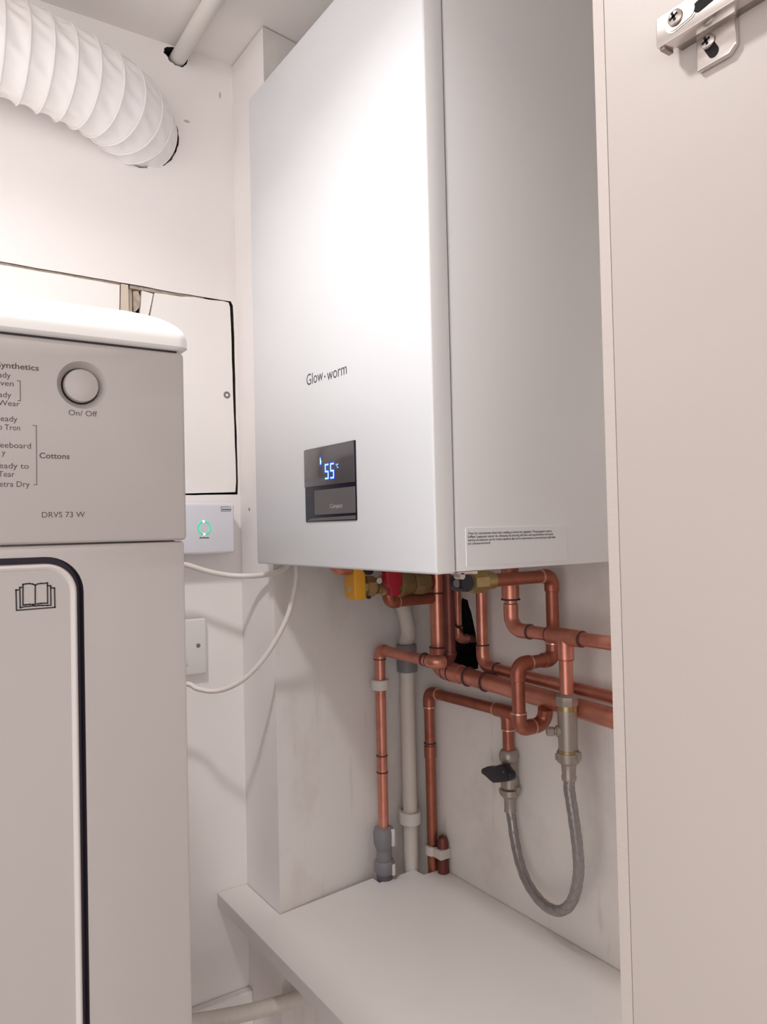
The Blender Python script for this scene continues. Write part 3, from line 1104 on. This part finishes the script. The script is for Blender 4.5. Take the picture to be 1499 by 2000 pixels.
# dark riser beside the corner; runs right to the filling valve
y3 = .6805
x3 = at(842, 1520, y=y3).x
zt3 = at(840, 1352, y=y3).z
e3 = at(990, 1393, y=y3)
xv1 = at(995, 1500, y=y3).x
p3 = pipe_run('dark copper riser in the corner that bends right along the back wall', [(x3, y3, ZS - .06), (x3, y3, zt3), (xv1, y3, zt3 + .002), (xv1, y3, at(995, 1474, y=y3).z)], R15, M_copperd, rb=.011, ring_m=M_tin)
for v_ in (1452,):
    solder(p3, (x3, y3, at(842, v_, y=y3).z), (0, 0, 1), R15)
sleeve(p3, (x3, y3, at(842, 1468, y=y3).z), (0, 0, 1), .018, R15, M_copperd)
# tee body at the drop
MB().lathe((xv1 - .018, y3, zt3 + .002), (1, 0, 0), [(0, R15 * 1.05), (.0008, R15 * 1.18), (.032, R15 * 1.18), (.0328, R15 * 1.05), (.040, R15)], 24).build('tee', M_copperd, p3)
o = MB()
zq = at(850, 1670, y=y3).z
o.lathe((x3, y3, zq), (0, 0, 1), [(0, .0100), (.0006, .0112), (.0132, .0112), (.0138, .0100)], 24)
o.box((x3 + .004, y3 - .006, zq), (x3 + .027, y3 + .0134, zq + .0138), .0012)
o = o.build('pipe_clip', M_pvcd)
tag(o, 'small cream plastic clip holding the dark copper pipe just above the shelf', 'pipe clip')
xs_ = x3 + .0172
zst = [at(866, v_, y=y3).z - ZS - .0004 for v_ in (1651, 1640, 1636)]
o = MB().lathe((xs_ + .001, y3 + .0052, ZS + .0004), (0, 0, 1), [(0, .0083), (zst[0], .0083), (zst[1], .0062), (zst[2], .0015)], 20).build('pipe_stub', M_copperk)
tag(o, 'short capped copper stub beside the dark riser at shelf level', 'pipe')

# big flow pipe: drops from the boiler, elbow, along the back wall
y4 = .653
x4 = at(856, 1220, y=y4).x
z4 = at(876, 1309, y=y4).z
r4 = at(1187, 1400, y=y4)


def run_end(a_, b_, x=-.2004):
    k_ = (x - a_.x) / (b_.x - a_.x)
    return a_.lerp(b_, k_)


w4 = run_end(V(x4, y4, z4), r4)
p4 = pipe_run('thickest copper pipe, dropping below the red valve then running right along the wall', [(x4, y4, BZ0 - .0003), (x4, y4, z4), w4], R22, rb=.016, ext=.014)
d4 = (w4 - V(x4, y4, z4)).normalized()


def on4(u):
    k_ = (at(u, 1330, y=y4).x - x4) / d4.x
    return V(x4, y4, z4) + d4 * k_


sleeve(p4, on4(893), d4, .020, R22)
for u_ in (874, 885, 916, 950):
    solder(p4, on4(u_), d4, R22)
solder(p4, (x4, y4, at(856, 1158, y=y4).z), (0, 0, 1), R22)
# pipe rising from the riser's bend; its dark copper colour paints in shade
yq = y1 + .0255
o = pipe_run('copper pipe with shade painted into its dark colour, right of the thickest pipe', [(e1.x, y1 + .0138, zt1 - .001), (e1.x, yq, zt1 - .001), (e1.x, yq, BZ0 - .0003)], R15, M_copperk, rb=.0105, ext=.0008, rings='none')
# return pipe
y5 = .672
x5 = at(942, 1220, y=y5).x
z5 = at(952, 1302, y=y5).z
w5 = run_end(V(x5, y5, z5), at(1187, 1360, y=y5))
p5 = pipe_run('slim copper pipe dropping right of the wall hole and running above the thickest one', [(x5, y5, BZ0 - .0003), (x5, y5, z5), w5], R15, rb=.016, ext=.012)
# pipe with tee above the check valve
y6 = .633
x6 = at(998, 1170, y=y6).x
z6 = at(1050, 1236, y=y6).z
xt = at(1106, 1300, y=y6).x
p6 = pipe_run('pink copper pipe with a tee, uppermost of the runs along the back wall', [(x6, y6, BZ0 - .0003), (x6, y6, z6), (-.2004, y6, z6)], R15, rb=.017, ext=.014, rings='b')
zs6 = at(998, 1172, y=y6).z
MB().lathe((x6, y6, zs6), (0, 0, 1), [(0, .0088), (.001, .0105), (BZ0 - zs6 - .001, .0105)], 24).build('reducer', M_copper, p6)
solder(p6, (x6, y6, zs6 + .001), (0, 0, 1), .0095, M_inkd)
MB().lathe((xt - .024, y6, z6), (1, 0, 0), [(0, .0078), (.0008, .0094), (.047, .0094), (.0478, .0078)], 24).build('tee', M_copper, p6)
zt6 = at(1106, 1288, y=y6).z
MB().lathe((xt, y6, zt6), (0, 0, 1), [(0, .0080), (.0008, .0093), (z6 - zt6, .0093)], 24).build('tee_branch', M_copper, p6)
zv2 = at(1107, 1357, y=y6).z
MB().lathe((xt, y6, zv2), (0, 0, 1), [(0, R15), (zt6 - zv2 + .002, R15)], 24).build('drop', M_copper, p6)
solder(p6, (xt - .0245, y6, z6), (1, 0, 0), R15)
solder(p6, (xt + .0245, y6, z6), (1, 0, 0), R15)
solder(p6, (xt, y6, zt6), (0, 0, 1), R15, M_copperd)
# looping pipe: back along the boiler underside, down the wall, forward, down, and back
y7 = .664
x7 = at(1080, 1200, y=y7).x
z7t = at(1060, 1126, x=x7).z
z7b = at(1080, 1286, y=y7).z
y7f = at(1012, 1312, x=x7).y
z7l = at(1017, 1424, x=x7).z
y7s = at(945, 1126, x=x7).y
p7 = pipe_run('copper pipe looping forward and down in front of the two wall runs', [(x7, y7s, z7t), (x7, y7, z7t), (x7, y7, z7b), (x7, y7f, z7b), (x7, y7f, z7l), (x7, at(1064, 1415, x=x7).y, z7l), (x7 + .004, at(1062, 1415, x=x7).y, z7l + .0185)], R15, M_copperd, rb=.0115, ext=.0068, ring_m=M_tin, rings='a')
# small bracket ring behind the loop
# slim pipe down from the black-handled valve into the wall hole
y9 = .670
x9 = at(894, 1190, y=y9).x
p9 = pipe_run('short slim copper pipe dropping beside the black wire into the wall hole', [(x9, y9, BZ0 - .0003), (x9, y9, at(892, 1247, y=y9).z), (x9 - .006, YB + .02, at(892, 1253, y=y9).z)], .0058, rb=.010)
wire = bez([at(886, 1122, y=y9 - .02), at(886, 1160, y=y9 - .014), at(888, 1200, y=y9 - .013), at(891, 1222, y=y9 - .012), at(899, 1227, y=y9 - .006), at(905, 1238, y=y9 + .006), at(907, 1262, y=YB + .01)], 10)
wire[0].z = BZ0 - .0002
o = MB().tube(wire, .0015, 8).build('wire', M_blk)
tag(o, 'thin black wire hanging beside the slim copper pipe at the wall hole', 'wire')

# ------------------------------------------------------------------ valves under the boiler, first row (deep left side)
xr = x4
za = at(790, 1140, x=xr).z


def yy(u, v=1140, x=None):
    return at(u, v, x=xr if x is None else x).y


def zz_(v, u=760, x=None):
    return at(u, v, x=xr if x is None else x).z


g = thing('gas_valve', 'yellow-handled gas valve, leftmost under the boiler', 'valve', (xr, yy(705), za))
ya, yb2 = yy(683), yy(706)
yl = [V(xr + .012, ya, BZ0 - .001), V(xr + .012, yb2, BZ0 - .001), V(xr + .012, yb2, zz_(1165)), V(xr + .012, ya + .003, zz_(1166)), V(xr + .012, ya, zz_(1158))]
hd = MB().prism(yl, (-.026, 0, 0), .0022, 3).build('handle', M_yellow, g)
child(MB().lathe((xr, ya + .0004, zz_(1146)), (0, -1, 0), [(0, .0032), (.0006, .0030), (.0006, .0003)], 18), 'handle_hole', M_batten, hd)
MB().lathe((xr, yb2 - .001, za), (0, 1, 0), [(0, .0120), (.004, .0120), (.005, .0150), (.017, .0150), (.018, .0105), (yy(733) - yb2, .0105)], 8, .39).build('body', M_brass, g)
MB().lathe((xr + .004, yb2 + .003, BZ0 - .011), (1, 0, 0), [(0, .007), (.012, .007), (.013, .003)], 16).build('spindle_cap', M_blk, g)
MB().lathe((xr + .016, yb2 + .002, zz_(1161)), (1, 0, 0), [(-.004, .0022), (.0005, .0022)], 12).build('test_screw', M_inkd, g)
# stub feeding it
pipe_run('copper bend showing left of the yellow gas handle', [(xr + .002, yy(655), BZ0 - .0003), (xr + .002, yy(655), BZ0 - .0085), (xr + .002, ya - .0012, BZ0 - .0085)], .0085, rb=.0070, elbows=False)

g = thing('isolation_valve', 'red-handled brass isolation valve beside the yellow one', 'valve', (xr, yy(765), za))
yc0, yc1 = yy(732), yy(763)
xh = xr + .016
MB().lathe((xr, yy(733), za), (0, 1, 0), [(0, .0110), (.010, .0110), (.011, .0140), (yy(768) - yy(733) - .002, .0140)], 24).build('inlet', M_brass, g)
hd = MB()
hz_t, hz_b = BZ0 - .0015, zz_(1161)
hz_m = zz_(1143)
hd.prism([V(xh, yc0 - .001, hz_t), V(xh, yc1 + .001, hz_t), V(xh, yc1, hz_m + .004), V(xh, yc1 - .004, hz_m - .002), V(xh, yc1 - .004, hz_b), V(xh, yc0 + .0075, hz_b), V(xh, yc0 + .0065, hz_m - .001), V(xh, yc0 + .001, hz_m + .005)], (.013, 0, 0), .002, 3)
hd = hd.build('handle', M_red, g)
child(MB().lathe((xh + .0125, yy(734, x=xh + .013) + .006, zz_(1133, x=xh + .013)), (1, 0, 0), [(0, .0040), (.0010, .0038), (.0011, .0022), (.0004, .0020), (.0004, .0002)], 20), 'handle_screw', M_pvcd, hd)
MB().lathe((xr, yy(768), za), (0, 1, 0), [(0, .0155), (.003, .0195), (.012, .0195), (.016, .0170), (yy(800) - yy(768), .0160)], 28).build('body', M_brass, g)
MB().lathe((xr + .013, yy(770), zz_(1158)), (1, 0, 0), [(0, .0026), (.006, .0026)], 12).build('drain_screw', M_brass, g)
MB().lathe((xr, yy(801), za), (0, 1, 0), [(0, .0130), (.001, .0165), (.014, .0185), (.015, .0185), (yy(834) - yy(801) - .002, .0165), (yy(834) - yy(801), .0130)], 8, .2).build('union_nut', M_brass, g)
MB().lathe((xr, yy(834), za), (0, 1, 0), [(0, .0108), (y4 - .012 - yy(834), .0108)], 24).build('outlet', M_copperd, g)

y8a = yy(757)
z8 = zz_(1172, 800)
pipe_run('short dark copper pipe with an elbow running back below the red valve', [(xr + .002, y8a, za - .0162), (xr + .002, y8a, z8), (xr + .002, y4 - .0115, z8)], R15, M_copperd, rb=.0085, ext=.006, ring_m=M_tin)

# second row (right side): black-handled brass valve feeding the looping pipe
g = thing('isolation_valve', 'brass valve with a black lever, under the boiler front seam', 'valve', (x7, y7s, z7t))
yb0 = yy(917, 1130, x7)
MB().lathe((x7, yb0, z7t), (0, 1, 0), [(0, .0105), (.001, .0130), (y7s - yb0 - .002, .0135), (y7s - yb0 - .0008, .0110)], 8, .39).build('body', M_brass, g)
MB().lathe((x7, y7s - .0008, z7t), (0, 1, 0), [(0, .0100), (.002, .0102), (.014, .0094), (.0145, .0080)], 24).build('tail_nut', M_brass, g)
yk = yy(903, 1130, x7)
hd = MB()
hd.lathe((x7 - .010, yk, z7t), (1, 0, 0), [(0, .0098), (.018, .0098), (.020, .0085)], 24)
hd.prism([V(x7 - .006, yk - .0045, z7t), V(x7 - .006, yk + .0045, z7t), V(x7 - .006, yk + .0035, zz_(1152, 903, x7)), V(x7 - .006, yk - .0035, zz_(1152, 903, x7))], (.012, 0, 0), .001)
hd = hd.build('lever', M_blk, g)
child(MB().lathe((x7 + .003, yk - .0088, z7t), V(.35, -.94, 0), [(-.003, .0046), (.0016, .0044), (.0022, .0036), (.0023, .0004)], 18), 'lever_screw', M_screwd, hd)
MB().lathe((x7, yk + .008, z7t), (0, 1, 0), [(0, .009), (yb0 - yk - .008, .009)], 20).build('neck', M_brass, g)

# ------------------------------------------------------------------ filling valve with black lever
zv = lambda v: at(996, v, y=y3).z
g = thing('filling_valve', 'dull metal filling valve with a black lever above the left end of the braided hose', 'valve', (xv1, y3, zv(1582)))
MB().lathe((xv1, y3, zv(1488)), (0, 0, 1), [(0, .0098), (.002, .0122), (.009, .0128), (zv(1464) - zv(1488) - .002, .0112), (zv(1464) - zv(1488), .0090)], 28).build('compression_nut', M_nickel, g)
MB().lathe((xv1, y3, zv(1541)), (0, 0, 1), [(0, .0090), (.003, .0112), (zv(1518) - zv(1541), .0112), (zv(1517) - zv(1541), .0100), (zv(1488) - zv(1541), .0100)], 28).build('body', M_nickel, g)
MB().box((xv1 - .002, y3 - .0108, zv(1517)), (xv1 + .0095, y3 - .002, zv(1492)), .001).build('body_flat', M_nickel, g)
MB().lathe((xv1, y3, zv(1556)), (0, 0, 1), [(0, .0095), (.003, .0125), (zv(1541) - zv(1556), .0125)], 28).build('wing_nut', M_nickel, g)
wn = MB()
wn.box((xv1 - .0150, y3 - .006, zv(1553)), (xv1 - .006, y3 + .001, zv(1542.5)), .0014)
wn.box((xv1 + .006, y3 - .001, zv(1546)), (xv1 + .0155, y3 + .005, zv(1532)), .0014)
wn.build('wing', M_nickel, g)
MB().lathe((xv1, y3, zv(1584)), (0, 0, 1), [(0, .0080), (.004, .0076), (.014, .0074), (zv(1555) - zv(1584), .0090)], 24).build('ferrule', M_nickel, g)
yk = y3 - .020
lv = MB()
lc = at(969, 1511, y=yk)
lp = [(939, 1502), (950, 1497.5), (962, 1498), (975, 1493.5), (983, 1493.5), (989, 1504), (996, 1510), (997, 1522), (992, 1527), (976, 1529), (962, 1530), (955, 1524), (948, 1517), (939, 1511)]
lv.prism([at(u, v, y=yk - .004) for u, v in lp], (0, .012, 0), .0025, 3)
lev = lv.build('lever', M_blk, g)
MB().lathe((xv1 - .003, y3 - .009, zv(1511)), (0, -1, 0), [(0, .0055), (.008, .0055)], 18).build('spindle', M_nickel, g)
child(MB().lathe(at(984, 1507.5, y=yk - .004), (0, -1, 0), [(-.001, .0012), (.0006, .0010)], 12), 'lever_screw', M_screwd, lev)

# ------------------------------------------------------------------ check valve
zw = lambda v: at(1108, v, y=y6).z
g = thing('check_valve', 'tall dull metal check valve below the pink copper tee', 'valve', (xt, y6, zw(1522)))
MB().lathe((xt, y6, zw(1377)), (0, 0, 1), [(0, .0118), (.002, .0128), (.010, .0128), (zw(1354) - zw(1377) - .001, .0100), (zw(1354) - zw(1377), .0078)], 8, .39).build('compression_nut', M_nickel, g)
MB().lathe((xt, y6, zw(1387)), (0, 0, 1), [(0, .0108), (zw(1376) - zw(1387), .0108)], 24).build('thread', M_brass, g)
MB().lathe((xt, y6, zw(1464)), (0, 0, 1), [(0, .0106), (zw(1387) - zw(1464), .0108)], 28).build('body', M_nickel, g)
MB().lathe((xt, y6, zw(1469)), (0, 0, 1), [(0, .0114), (.003, .0114)], 24).build('gasket', M_brass, g)
MB().lathe((xt, y6, zw(1491)), (0, 0, 1), [(0, .0090), (.003, .0122), (zw(1468) - zw(1491), .0126)], 28).build('wing_nut', M_nickel, g)
wn = MB()
wn.box((xt - .0152, y6 - .006, zw(1488)), (xt - .006, y6 + .001, zw(1474)), .0014)
wn.box((xt + .006, y6 - .001, zw(1480)), (xt + .0152, y6 + .005, zw(1463)), .0014)
wn.build('wing', M_nickel, g)
MB().lathe((xt, y6, zw(1522)), (0, 0, 1), [(0, .0078), (.004, .0082), (.0065, .0074), (zw(1490) - zw(1522), .0084)], 24).build('ferrule', M_nickel, g)
# small side boss with cap, facing front-left
bd = V(-.55, -.84, 0).normalized()
bo = V(xt, y6, zw(1427)) + bd * .0085
MB().lathe(bo, bd, [(0, .0062), (.004, .0060), (.0048, .0050)], 20).build('test_boss', M_nickel, g)
MB().lathe(bo + bd * .0045, bd, [(0, .0042), (.002, .0042), (.003, .0050), (.0095, .0050), (.0105, .0042)], 10).build('test_cap', M_nickel, g)

# ------------------------------------------------------------------ braided filling hose
hp = [V(xv1, y3, zv(1584) + .0003)]
for u, v, k in ((1001, 1605, .02), (1006, 1640, .08), (1016, 1685, .18), (1033, 1728, .30), (1060, 1764, .42), (1088, 1779, .55), (1110, 1771, .66), (1124, 1745, .76), (1131, 1700, .86), (1128, 1650, .92), (1120, 1590, .97), (1113, 1545, 1.0)):
    hp.append(at(u, v, y=y3 + (y6 - y3) * k))
hp.append(V(xt, y6, zw(1522) - .0003))
hpath = bez(hp, 14)
g = thing('filling_hose', 'grey braided flexible hose hanging in a U between the two valves', 'hose', hp[6])
MB().tube(hpath, .0060, 20).build('hose', M_braid, g, ang=180)
# two strands of braid standing proud give the woven look
for sgn in (1, -1):
    mb = MB()
    for ph in range(4):
        tot = 0
        pts = []
        a_ = None
        for i, p in enumerate(hpath):
            d = (hpath[min(i + 1, len(hpath) - 1)] - hpath[max(i - 1, 0)]).normalized()
            if a_ is None:
                a_, _, _ = frame_of(d)
            a_ = (a_ - d * a_.dot(d)).normalized()
            b_ = d.cross(a_)
            if i:
                tot += (p - hpath[i - 1]).length
            an = sgn * tot / .0060 * .55 + ph * PI / 2
            pts.append(p + (a_ * math.cos(an) + b_ * math.sin(an)) * .0060)
        mb.tube(pts, .00035, 5)
    mb.build('braid_strand', M_braid, g, ang=180)

# ------------------------------------------------------------------ low pipe under the shelf
lp = [at(330, 2002, x=-.930), at(380, 1996, x=-.925), at(430, 1988, x=-.915), at(490, 1976, x=-.905), at(550, 1960, x=-.897), at(600, 1944, x=-.892), at(660, 1922, x=-.889)]
lp = [lp[0] + V(-.03, -.12, -.004)] + lp
o = MB().tube(bez(lp, 10), .0098, 20).build('drain_pipe', M_pvcd, ang=180)
tag(o, 'cream plastic drain pipe low under the corner shelf at the bottom edge', 'pipe')
